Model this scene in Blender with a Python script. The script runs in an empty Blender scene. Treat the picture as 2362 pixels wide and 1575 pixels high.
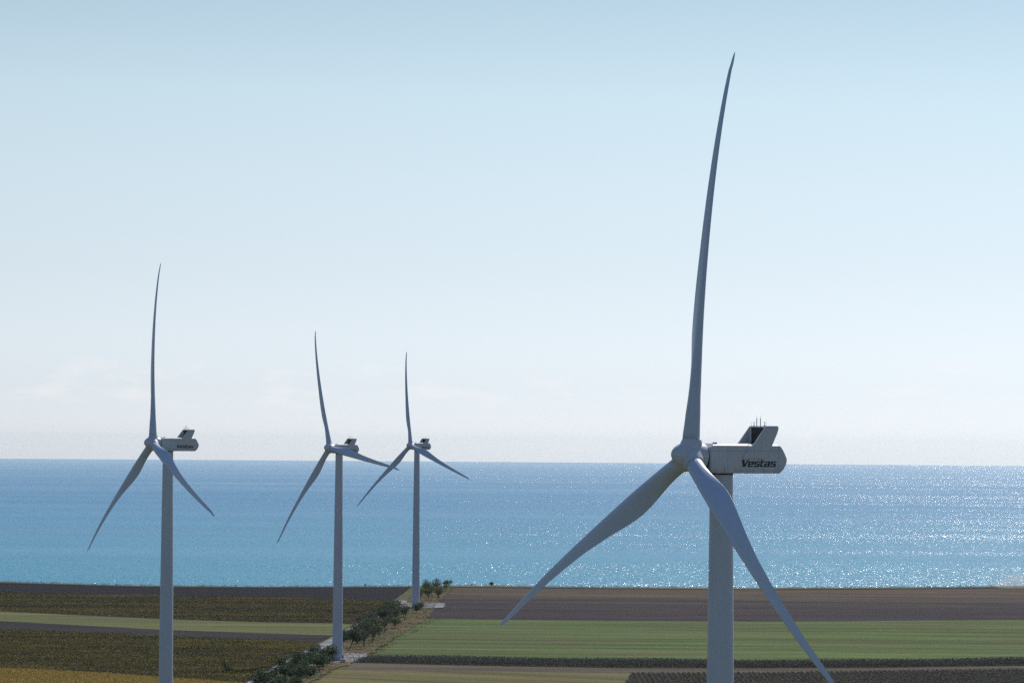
import bpy, bmesh, math, random
import numpy as np
from mathutils import Matrix, Vector
R_ = math.radians
random.seed(7); RNG = np.random.default_rng(11)
SC = bpy.context.scene
COL = SC.collection

# ------------------------------------------------------------------ camera, sky, sun, exposure
W, H, F = 2362.0, 1575.0, 8000.0            # photo pixels and focal length in those pixels
CAM_H = 78.0
ROLL = math.atan(17 / 2362)
PITCH = math.atan((1063 - H / 2) / F) - R_(0.32)
r0 = Vector((1, 0, 0)); u0 = Vector((0, -math.sin(PITCH), math.cos(PITCH))); fwd = Vector((0, math.cos(PITCH), math.sin(PITCH)))
cr = r0 * math.cos(ROLL) + u0 * math.sin(ROLL)
cu = u0 * math.cos(ROLL) - r0 * math.sin(ROLL)
cam = bpy.data.cameras.new('camera'); co = bpy.data.objects.new('camera', cam); COL.objects.link(co)
m3 = Matrix((cr, cu, -fwd)).transposed()
co.matrix_world = Matrix.Translation((0, 0, CAM_H)) @ m3.to_4x4()
cam.sensor_width = 36; cam.lens = F / W * 36
cam.clip_start = 1; cam.clip_end = 200000
SC.camera = co

SUN_AZ, SUN_EL = R_(23), R_(45)
wd = bpy.data.worlds.new('World'); SC.world = wd; wd.use_nodes = True
wt = wd.node_tree; wt.nodes.clear()
def N(t, kind, **kw):
    n = t.nodes.new(kind)
    for k, v in kw.items(): setattr(n, k, v)
    return n
out = N(wt, 'ShaderNodeOutputWorld'); bg = N(wt, 'ShaderNodeBackground'); bg.inputs[1].default_value = 0.096
sky = N(wt, 'ShaderNodeTexSky', sky_type='NISHITA', sun_disc=False, sun_elevation=SUN_EL, sun_rotation=SUN_AZ)
sky.altitude = 100; sky.air_density = 1.0; sky.dust_density = 0.6; sky.ozone_density = 2.2
# thin, faint cumulus low over the horizon
tc = N(wt, 'ShaderNodeTexCoord'); mp = N(wt, 'ShaderNodeMapping'); mp.inputs['Scale'].default_value = (52, 52, 170)
wt.links.new(tc.outputs['Generated'], mp.inputs[0])
nz = N(wt, 'ShaderNodeTexNoise'); nz.inputs['Scale'].default_value = 1.0; nz.inputs['Detail'].default_value = 6; nz.inputs['Roughness'].default_value = .55
wt.links.new(mp.outputs[0], nz.inputs['Vector'])
cr1 = N(wt, 'ShaderNodeMapRange'); cr1.inputs[1].default_value = .52; cr1.inputs[2].default_value = .68
wt.links.new(nz.outputs[0], cr1.inputs[0])
sx = N(wt, 'ShaderNodeSeparateXYZ'); wt.links.new(tc.outputs['Generated'], sx.inputs[0])
b1 = N(wt, 'ShaderNodeMapRange', interpolation_type='SMOOTHSTEP'); b1.inputs[1].default_value = .006; b1.inputs[2].default_value = .013
b2 = N(wt, 'ShaderNodeMapRange', interpolation_type='SMOOTHSTEP'); b2.inputs[1].default_value = .028; b2.inputs[2].default_value = .017
for b in (b1, b2): wt.links.new(sx.outputs[2], b.inputs[0])
mu = N(wt, 'ShaderNodeMath', operation='MULTIPLY'); wt.links.new(b1.outputs[0], mu.inputs[0]); wt.links.new(b2.outputs[0], mu.inputs[1])
mu2 = N(wt, 'ShaderNodeMath', operation='MULTIPLY'); wt.links.new(mu.outputs[0], mu2.inputs[0]); wt.links.new(cr1.outputs[0], mu2.inputs[1])
mu3 = N(wt, 'ShaderNodeMath', operation='MULTIPLY'); wt.links.new(mu2.outputs[0], mu3.inputs[0]); mu3.inputs[1].default_value = .26
# sea-level air: the low sky is pale and slightly blue rather than yellow
bw = N(wt, 'ShaderNodeRGBToBW'); wt.links.new(sky.outputs[0], bw.inputs[0])
lowc = N(wt, 'ShaderNodeValToRGB'); wt.links.new(sx.outputs[2], lowc.inputs[0])
le = lowc.color_ramp.elements; le.new(.5); le.new(.5); le.new(.5); le.new(.5)
for i, (p_, c_) in enumerate(((0, (1.14, 1.19, 1.225)), (.016, (.96, 1.045, 1.11)), (.05, (.84, .97, 1.06)), (.1, (.80, 1.02, 1.16)), (.13, (.68, .93, 1.12)), (.16, (.52, .80, 1.06)))):
    le[i].position = p_; le[i].color = (c_[0] / 1.6, c_[1] / 1.6, c_[2] / 1.6, 1)
sc_ = N(wt, 'ShaderNodeVectorMath', operation='SCALE'); wt.links.new(lowc.outputs[0], sc_.inputs[0])
k16 = N(wt, 'ShaderNodeMath', operation='MULTIPLY'); wt.links.new(bw.outputs[0], k16.inputs[0]); k16.inputs[1].default_value = 1.6
wt.links.new(k16.outputs[0], sc_.inputs['Scale'])
lowf = N(wt, 'ShaderNodeMapRange', interpolation_type='SMOOTHSTEP'); lowf.inputs[1].default_value = .13; lowf.inputs[2].default_value = .4
wt.links.new(sx.outputs[2], lowf.inputs[0])
tint = N(wt, 'ShaderNodeMix', data_type='RGBA', blend_type='MIX')
wt.links.new(lowf.outputs[0], tint.inputs[0]); wt.links.new(sc_.outputs[0], tint.inputs[6]); up = N(wt, 'ShaderNodeMix', data_type='RGBA', blend_type='MULTIPLY'); up.inputs[0].default_value = 1.0
wt.links.new(sky.outputs[0], up.inputs[6]); up.inputs[7].default_value = (.78, .98, 1.26, 1)
wt.links.new(up.outputs[2], tint.inputs[7])
cl = N(wt, 'ShaderNodeMix', data_type='RGBA', blend_type='MIX')
wt.links.new(mu3.outputs[0], cl.inputs[0]); wt.links.new(tint.outputs[2], cl.inputs[6]); cl.inputs[7].default_value = (10.6, 10.0, 9.7, 1)
wt.links.new(cl.outputs[2], bg.inputs[0]); wt.links.new(bg.outputs[0], out.inputs[0])

sd = bpy.data.lights.new('sun', 'SUN'); sd.energy = 4.3; sd.angle = R_(0.5); sd.color = (1.0, .955, .89)
so = bpy.data.objects.new('sun', sd); COL.objects.link(so)
SUN_DIR = Vector((math.sin(SUN_AZ) * math.cos(SUN_EL), math.cos(SUN_AZ) * math.cos(SUN_EL), math.sin(SUN_EL)))
so.rotation_euler = SUN_DIR.to_track_quat('Z', 'Y').to_euler(); so.location = (0, 0, 300)
SC.view_settings.view_transform = 'Standard'; SC.view_settings.look = 'None'
SC.view_settings.exposure = 0.0; SC.view_settings.gamma = 1.0; SC.view_settings.use_curve_mapping = False
SC.render.resolution_x, SC.render.resolution_y = 2362, 1575
SC.render.engine = 'CYCLES'
SC.cycles.use_denoising = False
SC.cycles.max_bounces = 6; SC.cycles.volume_bounces = 0

# ------------------------------------------------------------------ helpers
def ray(px, py):
    a, b = px - W / 2, py - H / 2
    d = cr * (a / F) - cu * (b / F) + fwd
    return d
def G(px, py, z=0.0):                        # the point of the level ground seen at a photo pixel
    d = ray(px, py); k = (z - CAM_H) / d.z
    return (d.x * k, d.y * k)
def tag(o, label=None, cat=None, group=None, kind=None):
    if label: o['label'] = label
    if cat: o['category'] = cat
    if group: o['group'] = group
    if kind: o['kind'] = kind
    return o
def link(name, me, mat=None, parent=None):
    o = bpy.data.objects.new(name, me); COL.objects.link(o)
    if mat is not None and len(me.materials) == 0: me.materials.append(mat)
    if parent is not None: o.parent = parent
    return o
def from_bm(name, bm, mat, parent=None, smooth=False, angle=None):
    bmesh.ops.recalc_face_normals(bm, faces=bm.faces[:])
    me = bpy.data.meshes.new(name); bm.to_mesh(me); bm.free()
    if smooth:
        me.polygons.foreach_set('use_smooth', [True] * len(me.polygons))
        if angle: me.set_sharp_from_angle(angle=R_(angle))
    return link(name, me, mat, parent)
def quads_mesh(name, V4, mat, parent=None, own=True):
    n = len(V4); me = bpy.data.meshes.new(name)
    me.vertices.add(n * 4); me.vertices.foreach_set('co', V4.reshape(-1).astype(np.float32))
    me.loops.add(n * 4); me.loops.foreach_set('vertex_index', np.arange(n * 4, dtype=np.int32))
    me.polygons.add(n); me.polygons.foreach_set('loop_start', np.arange(0, n * 4, 4, dtype=np.int32))
    me.update(calc_edges=True); me.materials.append(mat)
    return link(name, me, None, parent) if own else me
def box(bm, cx, cy, cz, sx, sy, sz, M=None):
    r = bmesh.ops.create_cube(bm, size=1)
    for v in r['verts']:
        v.co = Vector((cx + v.co.x * sx, cy + v.co.y * sy, cz + v.co.z * sz))
        if M: v.co = M @ v.co
    return r['verts']
def tube(bm, p, q, ra, rb, seg=8, caps=True):
    p, q = Vector(p), Vector(q); d = (q - p)
    rot = d.to_track_quat('Z', 'Y').to_matrix().to_4x4()
    r = bmesh.ops.create_cone(bm, cap_ends=caps, segments=seg, radius1=ra, radius2=rb, depth=d.length)
    bmesh.ops.transform(bm, matrix=Matrix.Translation((p + q) / 2) @ rot, verts=r['verts'])
    return r['verts']

class Mat:
    def __init__(s, name, rough=.8, spec=.3):
        s.m = bpy.data.materials.new(name); s.m.use_nodes = True; s.t = s.m.node_tree
        s.p = s.t.nodes['Principled BSDF']; s.p.inputs['Roughness'].default_value = rough
        s.p.inputs['Specular IOR Level'].default_value = spec
    def n(s, kind, **kw): return N(s.t, kind, **kw)
    def l(s, a, b): s.t.links.new(a, b)
    def pos(s, scale=(1, 1, 1), rot=0.0, obj=False):
        if obj: src = s.n('ShaderNodeTexCoord').outputs['Object']
        else: src = s.n('ShaderNodeNewGeometry').outputs['Position']
        mp = s.n('ShaderNodeMapping'); mp.inputs['Rotation'].default_value[2] = rot
        mp2 = s.n('ShaderNodeMapping'); mp2.inputs['Scale'].default_value = scale
        s.l(src, mp.inputs[0]); s.l(mp.outputs[0], mp2.inputs[0]); return mp2.outputs[0]
    def noise(s, vec, detail=4, rough=.55, scale=1.0):
        n = s.n('ShaderNodeTexNoise'); n.inputs['Scale'].default_value = scale
        n.inputs['Detail'].default_value = detail; n.inputs['Roughness'].default_value = rough
        s.l(vec, n.inputs['Vector']); return n.outputs[0]
    def rng(s, x, a, b, c=0, d=1):
        n = s.n('ShaderNodeMapRange'); s.l(x, n.inputs[0])
        for i, v in enumerate((a, b, c, d)): n.inputs[i + 1].default_value = v
        return n.outputs[0]
    def mix(s, f, a, b, mode='MIX'):
        n = s.n('ShaderNodeMix', data_type='RGBA', blend_type=mode)
        for i, v in ((0, f), (6, a), (7, b)):
            if hasattr(v, 'links'): s.l(v, n.inputs[i])
            elif i == 0: n.inputs[0].default_value = v
            else: n.inputs[i].default_value = (*v, 1)
        return n.outputs[2]
    def math(s, op, a, b=0.0):
        n = s.n('ShaderNodeMath', operation=op)
        for i, v in enumerate((a, b)):
            if hasattr(v, 'links'): s.l(v, n.inputs[i])
            else: n.inputs[i].default_value = v
        return n.outputs[0]
    def color(s, c):
        if hasattr(c, 'links'): s.l(c, s.p.inputs['Base Color'])
        else: s.p.inputs['Base Color'].default_value = (*c, 1)
        return s
    def bump(s, h, strength=.5, dist=1.0):
        b = s.n('ShaderNodeBump'); b.inputs['Strength'].default_value = strength; b.inputs['Distance'].default_value = dist
        s.l(h, b.inputs['Height']); s.l(b.outputs[0], s.p.inputs['Normal']); return s

# ------------------------------------------------------------------ sea, ground, fields
SEA = -32.0
def sea_material():
    m = Mat('sea_water', .225, .5); m.p.inputs['IOR'].default_value = 1.333
    geo = m.n('ShaderNodeNewGeometry').outputs['Position']
    sep = m.n('ShaderNodeSeparateXYZ'); m.l(geo, sep.inputs[0])
    # colour of the water body: turquoise shallows, deeper blue offshore, drifting patches, plus painted haze far out
    band = m.noise(m.pos((.0004, .0012, 1)), 4, .55)
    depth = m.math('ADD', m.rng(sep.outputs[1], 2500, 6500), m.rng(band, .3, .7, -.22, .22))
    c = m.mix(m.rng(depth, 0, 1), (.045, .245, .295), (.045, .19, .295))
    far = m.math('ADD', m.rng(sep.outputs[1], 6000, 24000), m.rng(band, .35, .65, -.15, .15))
    c = m.mix(m.rng(far, 0, 1), c, (.29, .44, .50))  # distant water made paler in colour to stand for haze towards the horizon
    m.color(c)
    # wave facets: random slopes, the faces turned to the land being the visible ones
    rough = m.noise(m.pos((.0009, .0022, 1)), 5, .6)
    gust = m.rng(rough, .32, .68, .70, 1.24)
    acc = [None, None]
    for k, (sx, sy) in enumerate(((1.1, .6), (2.3, .9), (.5, .33))):
        wn = m.n('ShaderNodeTexWhiteNoise', noise_dimensions='3D')
        sn = m.n('ShaderNodeVectorMath', operation='FLOOR'); m.l(m.pos((sx, sy, 0), .3 * k), sn.inputs[0]); m.l(sn.outputs[0], wn.inputs[0])
        s2 = m.n('ShaderNodeSeparateColor'); m.l(wn.outputs[1], s2.inputs[0])
        for i in (0, 1):
            v = m.math('SUBTRACT', s2.outputs[i], .5)
            acc[i] = v if acc[i] is None else m.math('ADD', acc[i], v)
    gx = m.math('MULTIPLY', m.math('MULTIPLY', acc[0], .286), gust)
    gy = m.math('MULTIPLY', m.math('MULTIPLY', m.math('ABSOLUTE', acc[1]), -.38), gust)
    cmb = m.n('ShaderNodeCombineXYZ'); m.l(gx, cmb.inputs[0]); m.l(gy, cmb.inputs[1])
    nrm = m.n('ShaderNodeNewGeometry').outputs['Normal']
    ad = m.n('ShaderNodeVectorMath', operation='ADD'); m.l(nrm, ad.inputs[0]); m.l(cmb.outputs[0], ad.inputs[1])
    no = m.n('ShaderNodeVectorMath', operation='NORMALIZE'); m.l(ad.outputs[0], no.inputs[0])
    m.l(no.outputs[0], m.p.inputs['Normal'])
    return m.m
def build_sea():
    na, nr = 121, 90
    ang = np.radians(np.linspace(-75, 75, na)); rad = 1500 * (46000 / 1500) ** np.linspace(0, 1, nr)
    A, RR = np.meshgrid(ang, rad)
    V = np.stack([RR * np.sin(A), RR * np.cos(A), SEA - RR ** 2 / (2 * 6.371e6)], -1).reshape(-1, 3)
    faces = [(i * na + j, i * na + j + 1, (i + 1) * na + j + 1, (i + 1) * na + j) for i in range(nr - 1) for j in range(na - 1)]
    me = bpy.data.meshes.new('sea'); me.from_pydata(V.tolist(), [], faces); me.update()
    if me.polygons[0].normal.z < 0: me.flip_normals()
    me.polygons.foreach_set('use_smooth', [True] * len(me.polygons))
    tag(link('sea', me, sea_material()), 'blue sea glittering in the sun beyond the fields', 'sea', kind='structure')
build_sea()

CLIFF = [(-2600, 1290), (-900, 1318), (-150, 1337), (0, 1341), (306, 1349.5), (600, 1352), (945, 1351), (1050, 1349.8), (1150, 1350.5), (1390, 1353),
         (1700, 1355.2), (1900, 1354.6), (2100, 1353.4), (2362, 1350.6), (3100, 1344), (4600, 1330)]
def interp(line, x):
    xs = [p[0] for p in line]; ys = [p[1] for p in line]
    if x <= xs[0]: return ys[0] + (ys[1] - ys[0]) / (xs[1] - xs[0]) * (x - xs[0])
    if x >= xs[-1]: return ys[-1] + (ys[-1] - ys[-2]) / (xs[-1] - xs[-2]) * (x - xs[-1])
    return float(np.interp(x, xs, ys))
def strip(top, bot, x0, x1, x0b=None, x1b=None, n=40, dt=0, db=0):
    """ground polygon between two boundary lines given in photo pixels"""
    x0b = x0 if x0b is None else x0b; x1b = x1 if x1b is None else x1b
    t = [(x, interp(top, x) + dt) for x in np.linspace(x0, x1, n)]
    b = [(x, interp(bot, x) + db) for x in np.linspace(x0b, x1b, n)]
    return [G(*p) for p in t], [G(*p) for p in b]
def sheet(name, tb, z, mat, label, cat):
    t, b = tb; n = len(t); rows = 6
    V = []
    for k in range(rows + 1):
        f = k / rows
        V += [(a[0] * (1 - f) + c[0] * f, a[1] * (1 - f) + c[1] * f, z) for a, c in zip(t, b)]
    faces = [(k * n + i, (k + 1) * n + i, (k + 1) * n + i + 1, k * n + i + 1) for k in range(rows) for i in range(n - 1)]
    me = bpy.data.meshes.new(name); me.from_pydata(V, [], faces); me.update()
    if me.polygons[0].normal.z < 0: me.flip_normals()
    return tag(link(name, me, mat), label, cat, kind='structure')
def poly_of(tb): return np.array(tb[0] + tb[1][::-1])
def inside(P, poly):
    x, y = P[:, 0], P[:, 1]; c = np.zeros(len(P), bool); j = len(poly) - 1
    for i in range(len(poly)):
        xi, yi = poly[i]; xj, yj = poly[j]
        k = ((yi > y) != (yj > y)) & (x < (xj - xi) * (y - yi) / (yj - yi + 1e-12) + xi)
        c ^= k; j = i
    return c

FK = .75
def field_mat(name, c1, c2, c3=None, rot=0.0, streak=(.02, .35), speck=1.3, bump=.4, mixlo=.42, mixhi=.58, rough=.95):
    c1, c2, c3 = (tuple(x * FK for x in c) if c else None for c in (c1, c2, c3))
    m = Mat(name, rough, .04)
    a = m.noise(m.pos((streak[0], streak[1], 1), rot), 5, .6)
    b = m.noise(m.pos((speck, speck * .55, 1), rot), 3, .7)
    big = m.noise(m.pos((.012, .03, 1), rot), 3, .5)
    f = m.math('ADD', m.math('MULTIPLY', a, .7), m.math('MULTIPLY', b, .3))
    col = m.mix(m.rng(f, mixlo, mixhi), c1, c2)
    if c3: col = m.mix(m.rng(big, .48, .66), col, c3)
    st = m.noise(m.pos((.0045, .075, 1), rot), 5, .65)
    col = m.mix(1.0, col, m.mix(m.rng(st, .36, .64), (.72, .72, .74), (1.25, 1.25, 1.22)), 'MULTIPLY')
    fine = m.noise(m.pos((2.6, 1.2, 1)), 2, .8)
    col = m.mix(1.0, col, m.mix(m.rng(fine, .3, .7), (.55, .55, .55), (1.45, 1.45, 1.45)), 'MULTIPLY')
    m.color(col); m.bump(b, bump, 1.2); return m.m

M_ground = field_mat('dry_grass_ground', (.085, .09, .042), (.165, .15, .07), (.085, .11, .04), speck=.8)
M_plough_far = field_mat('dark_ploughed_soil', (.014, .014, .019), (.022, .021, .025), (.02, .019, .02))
M_plough = field_mat('purple_brown_soil', (.03, .027, .029), (.052, .045, .043), (.042, .037, .034))
M_plough_r = field_mat('ploughed_soil_right', (.042, .035, .039), (.068, .055, .056), (.052, .046, .05))
M_stubble = field_mat('brown_stubble', (.085, .066, .053), (.15, .11, .075), (.09, .073, .062))
M_green_l = field_mat('pale_green_grass', (.125, .135, .052), (.175, .175, .073), (.14, .148, .057))
M_green_r = field_mat('green_winter_crop', (.082, .125, .04), (.15, .185, .062), (.13, .13, .055), rot=.02)
M_olive = field_mat('olive_stubble_field', (.135, .12, .05), (.19, .16, .068), (.125, .13, .055), rot=.5)
M_track = field_mat('bare_brown_track', (.115, .095, .065), (.16, .13, .09))
M_yellow = field_mat('yellow_crop_ground', (.18, .14, .045), (.27, .20, .06))
M_crop_soil = field_mat('crop_soil', (.05, .045, .03), (.08, .07, .04))
M_lip = field_mat('cliff_top_grass', (.13, .12, .06), (.22, .19, .10))
M_darkline = field_mat('dark_line_surface', (.02, .022, .028), (.04, .04, .045))
M_verge = field_mat('rusty_dry_verge', (.12, .095, .05), (.20, .155, .08), (.095, .12, .045), streak=(.2, .3))
M_gravel = field_mat('pale_gravel', (.24, .24, .25), (.33, .33, .335), streak=(.1, .2), speck=.6)
M_cliff = field_mat('cliff_rock', (.2, .16, .1), (.32, .27, .19), streak=(.1, .1))

def build_ground():
    edge = [G(*p) for p in CLIFF]
    # denser, slightly ragged cliff edge
    e = []
    for a, b in zip(edge[:-1], edge[1:]):
        k = max(1, int(abs(b[0] - a[0]) / 6))
        for i in range(k):
            f = i / k; e.append((a[0] + (b[0] - a[0]) * f, a[1] + (b[1] - a[1]) * f + random.uniform(-1.5, 1.5)))
    e.append(edge[-1])
    e = [(-5000, e[0][1])] + e + [(5000, e[-1][1])]
    n = len(e); V = []; faces = []
    ys = [-600, 0, 500, 900, 1150, 1400, 1650]
    for y in ys: V += [(p[0], y, 0) for p in e]
    V += [(p[0], p[1], 0) for p in e]
    V += [(p[0], p[1] + 6, -9) for p in e]; V += [(p[0], p[1] + 14, SEA - 6) for p in e]
    rows = len(ys) + 3
    for k in range(rows - 1):
        for i in range(n - 1): faces.append((k * n + i, k * n + i + 1, (k + 1) * n + i + 1, (k + 1) * n + i))
    me = bpy.data.meshes.new('ground'); me.from_pydata(V, [], faces); me.update()
    me.materials.append(M_ground); me.materials.append(M_cliff)
    mi = np.zeros(len(faces), np.int32); mi[(len(ys)) * (n - 1):] = 1
    me.polygons.foreach_set('material_index', mi)
    tag(link('ground', me), 'flat farmland ground ending in a cliff above the sea', 'ground', kind='structure')
build_ground()

L1 = [(-150, 1357), (0, 1360), (255, 1366.5), (600, 1373.5), (872, 1380), (905, 1383)]
L2 = [(-150, 1403), (0, 1410), (370, 1427.5), (600, 1434.7), (770, 1437), (830, 1441)]
L3 = [(-150, 1425), (0, 1432), (370, 1452), (600, 1460), (767, 1465), (785, 1466)]
L4 = [(-150, 1448), (0, 1455), (370, 1470), (600, 1480), (730, 1485)]
L5 = [(-150, 1527), (0, 1542), (255, 1555), (485, 1572), (560, 1578)]
XL = -700
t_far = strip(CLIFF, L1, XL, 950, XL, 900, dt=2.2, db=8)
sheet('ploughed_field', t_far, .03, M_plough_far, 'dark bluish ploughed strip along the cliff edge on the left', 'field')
t_sun1 = strip(L1, L2, XL, 905, XL, 815, dt=7, db=0)
sheet('crop_field', t_sun1, .06, M_crop_soil, 'soil under the withered crop between the dark ploughed strip and the pale green strip', 'field')
t_gl = strip(L2, L3, XL, 815, XL, 770)
sheet('grass_field', t_gl, .09, M_green_l, 'narrow pale green grass strip across the left fields', 'field')
t_pl = strip(L3, L4, XL, 770, XL, 728)
sheet('ploughed_field', t_pl, .12, M_plough, 'purple brown ploughed strip below the pale green strip on the left', 'field')
t_sun2 = strip(L4, L5, XL, 728, XL, 560)
sheet('crop_field', t_sun2, .15, M_crop_soil, 'soil under the withered yellowing crop left of the hedge', 'field')
Lb = [(-150, 1650), (0, 1660), (600, 1690)]
t_yel = strip(L5, Lb, XL, 560, XL, 420)
sheet('yellow_field', t_yel, .18, M_yellow, 'golden yellow field in the bottom left corner', 'field')

R0 = CLIFF
R2 = [(1000, 1372), (1140, 1379), (1740, 1388), (2362, 1383), (3100, 1376)]
R3 = [(985, 1426), (1140, 1429.5), (1630, 1433.5), (1740, 1434), (2362, 1430), (3100, 1423)]
R4 = [(850, 1508), (1140, 1513), (1630, 1519), (2000, 1519), (2362, 1513.5), (3100, 1502)]
R5 = [(850, 1530), (1140, 1537), (1400, 1541), (1740, 1542), (2000, 1541), (2362, 1536), (3100, 1524)]
R6 = [(700, 1546), (1140, 1549), (1450, 1554), (1740, 1553.5), (2362, 1545), (3100, 1534)]
RB = [(600, 1680), (1400, 1680), (3100, 1660)]
XR = 3050
sheet('grass_verge', strip(R0, R0, 1048, XR, 1046, XR, dt=.3, db=2.8), .03, M_lip, 'thin pale grass line along the cliff top on the right', 'verge')
sheet('dark_line', strip(R0, R0, 1046, XR, 1042, XR, dt=2.8, db=5.6), .06, M_darkline, 'thin dark line below the cliff top grass', 'dark_line')  # flat dark sheet laid just inland of the pale grass line
def far_right_material():
    m = Mat('stubble_into_ploughed_soil', .95, .04)
    sep = m.n('ShaderNodeSeparateXYZ'); m.l(m.n('ShaderNodeNewGeometry').outputs['Position'], sep.inputs[0])
    st = m.noise(m.pos((.006, .06, 1)), 6, .65); a = m.noise(m.pos((.02, .35, 1)), 5, .6); b = m.noise(m.pos((1.3, .7, 1)), 3, .7)
    y0, y1 = G(1700, 1400)[1], G(1700, 1366)[1]
    f = m.math('ADD', m.rng(sep.outputs[1], y0, y1), m.rng(st, .3, .7, -.55, .55))
    tex = m.math('ADD', m.math('MULTIPLY', a, .6), m.math('MULTIPLY', b, .4))
    soil = m.mix(m.rng(tex, .4, .6), (.033, .027, .029), (.054, .043, .042))
    straw = m.mix(m.rng(tex, .4, .6), (.062, .05, .04), (.115, .086, .056))
    col = m.mix(m.rng(f, .15, .85), soil, straw)
    s2 = m.noise(m.pos((.004, .11, 3)), 4, .6)
    col = m.mix(1.0, col, m.mix(m.rng(s2, .36, .64), (.75, .75, .77), (1.25, 1.22, 1.18)), 'MULTIPLY')
    fine = m.noise(m.pos((2.6, 1.2, 1)), 2, .8)
    col = m.mix(1.0, col, m.mix(m.rng(fine, .3, .7), (.55, .55, .55), (1.45, 1.45, 1.45)), 'MULTIPLY')
    m.color(col); m.bump(b, .4, 1.2); return m.m
t_st = strip(R0, R3, 1042, XR, 985, XR, dt=5.6)
sheet('ploughed_field', t_st, .09, far_right_material(), 'wide brown and dark ploughed field on the right between cliff top and green field', 'field')
t_gr = strip(R3, R4, 975, XR, 850, XR, db=12)
sheet('green_field', t_gr, .15, M_green_r, 'broad green field on the right below the ploughed soil', 'field')
t_dk = strip(R4, R5, 850, XR, 815, XR, dt=11)
sheet('crop_field', t_dk, .18, M_crop_soil, 'soil under the dark crop strip below the green field', 'field')
t_tr = strip(R5, R6, 815, XR, 790, XR)
sheet('dirt_track', t_tr, .21, M_track, 'bare brown strip between the dark crop strip and the crop rows', 'track')
t_ol = strip(R6, RB, 775, 1455, 560, 1395)
sheet('stubble_field', t_ol, .24, M_olive, 'olive stubble field at the bottom centre right of the hedge', 'field')
t_rw = strip(R6, RB, 1455, XR, 1395, XR)
sheet('crop_field', t_rw, .24, M_crop_soil, 'soil under the dark crop rows in the bottom right corner', 'field')

# ------------------------------------------------------------------ road, pads
def ribbon(name, pts, width, z, mat, label, cat):
    P = [Vector((*G(*p), z)) for p in pts]; V = []; faces = []
    Q = []
    for a, b in zip(P[:-1], P[1:]):
        k = max(1, int((b - a).length / 8))
        for i in range(k): Q.append(a.lerp(b, i / k))
    Q.append(P[-1])
    for i, q in enumerate(Q):
        d = (Q[min(i + 1, len(Q) - 1)] - Q[max(i - 1, 0)]).normalized(); nrm = Vector((-d.y, d.x, 0))
        w = width * .5 * random.uniform(.92, 1.08)
        V += [q + nrm * w, q - nrm * w]
    for i in range(len(Q) - 1): faces.append((2 * i, 2 * i + 1, 2 * i + 3, 2 * i + 2))
    me = bpy.data.meshes.new(name); me.from_pydata([tuple(v) for v in V], [], faces); me.update()
    if me.polygons[0].normal.z < 0: me.flip_normals()
    return tag(link(name, me, mat), label, cat, kind='structure')
ROAD = [(500, 1640), (540, 1606), (600, 1566), (670, 1527), (750, 1487.5), (820, 1448), (880, 1413), (910, 1399), (926, 1391), (929, 1387), (920, 1384.6)]
def flat_poly(name, pts, z, mat, label, cat, jag=1.2):
    P = [G(*p) for p in pts]; V = []
    for a, b in zip(P, P[1:] + P[:1]):
        k = max(1, int(math.dist(a, b) / 4))
        for i in range(k):
            f = i / k; V.append((a[0] + (b[0] - a[0]) * f + random.uniform(-jag, jag), a[1] + (b[1] - a[1]) * f + random.uniform(-jag, jag) * 2, z))
    bm = bmesh.new(); bm.faces.new([bm.verts.new(v) for v in V])
    bmesh.ops.triangulate(bm, faces=bm.faces[:])
    o = from_bm(name, bm, mat)
    if o.data.polygons[0].normal.z < 0: o.data.flip_normals()
    return tag(o, label, cat, kind='structure')
# dry verge along the tree belt (right of the road)
flat_poly('grass_verge', [(560, 1640), (640, 1585), (700, 1545), (752, 1500), (835, 1448), (905, 1402), (945, 1380), (968, 1362), (985, 1351.5),
          (1047, 1352), (1030, 1372), (1012, 1390), (1000, 1410), (985, 1427), (940, 1456), (862, 1504), (815, 1531), (765, 1545), (690, 1590), (620, 1640)],
          .27, M_verge, 'rusty dry grass verge under the tree belt beside the road', 'verge')
ribbon('road', ROAD, 4.6, .33, M_gravel, 'pale gravel road running past the tree belt to the cliff', 'road')
flat_poly('gravel_pad', [(690, 1507), (770, 1506.5), (853, 1508.5), (836, 1526), (780, 1530), (676, 1529)], .37, M_gravel, 'grey gravel pad at the foot of the turbine in the near gap of the tree belt', 'gravel pad')
flat_poly('gravel_pad', [(904, 1400), (926, 1391.5), (1027, 1392.5), (1021, 1403), (950, 1404.5)], .41, M_gravel, 'grey gravel pad at the foot of the farthest turbine', 'gravel pad')

# ------------------------------------------------------------------ crops (leaf faces)
def leaf_mat(name, cols, patch=None, pscale=(.014, .05)):
    m = Mat(name, .75, .2)
    r = m.n('ShaderNodeNewGeometry').outputs['Random Per Island']
    cr_ = m.n('ShaderNodeValToRGB'); m.l(r, cr_.inputs[0])
    el = cr_.color_ramp.elements
    while len(el) < len(cols): el.new(.5)
    for i, c in enumerate(cols): el[i].position = i / (len(cols) - 1); el[i].color = (*c, 1)
    col = cr_.outputs[0]
    if patch:
        b = m.noise(m.pos((pscale[0], pscale[1], 1)), 5, .6)
        col = m.mix(m.rng(b, .5, .64, 0, .8), col, patch)
        d = m.noise(m.pos((.006, .05, 7)), 4, .6)
        col = m.mix(1.0, col, m.mix(m.rng(d, .38, .62), (.42, .44, .5), (1.2, 1.2, 1.1)), 'MULTIPLY')
    m.color(col)
    tr = m.n('ShaderNodeBsdfTranslucent'); m.l(col, tr.inputs[0])
    mx = m.n('ShaderNodeMixShader'); mx.inputs[0].default_value = .3
    m.l(m.p.outputs[0], mx.inputs[1]); m.l(tr.outputs[0], mx.inputs[2]); m.l(mx.outputs[0], m.t.nodes['Material Output'].inputs['Surface'])
    return m.m
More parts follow.
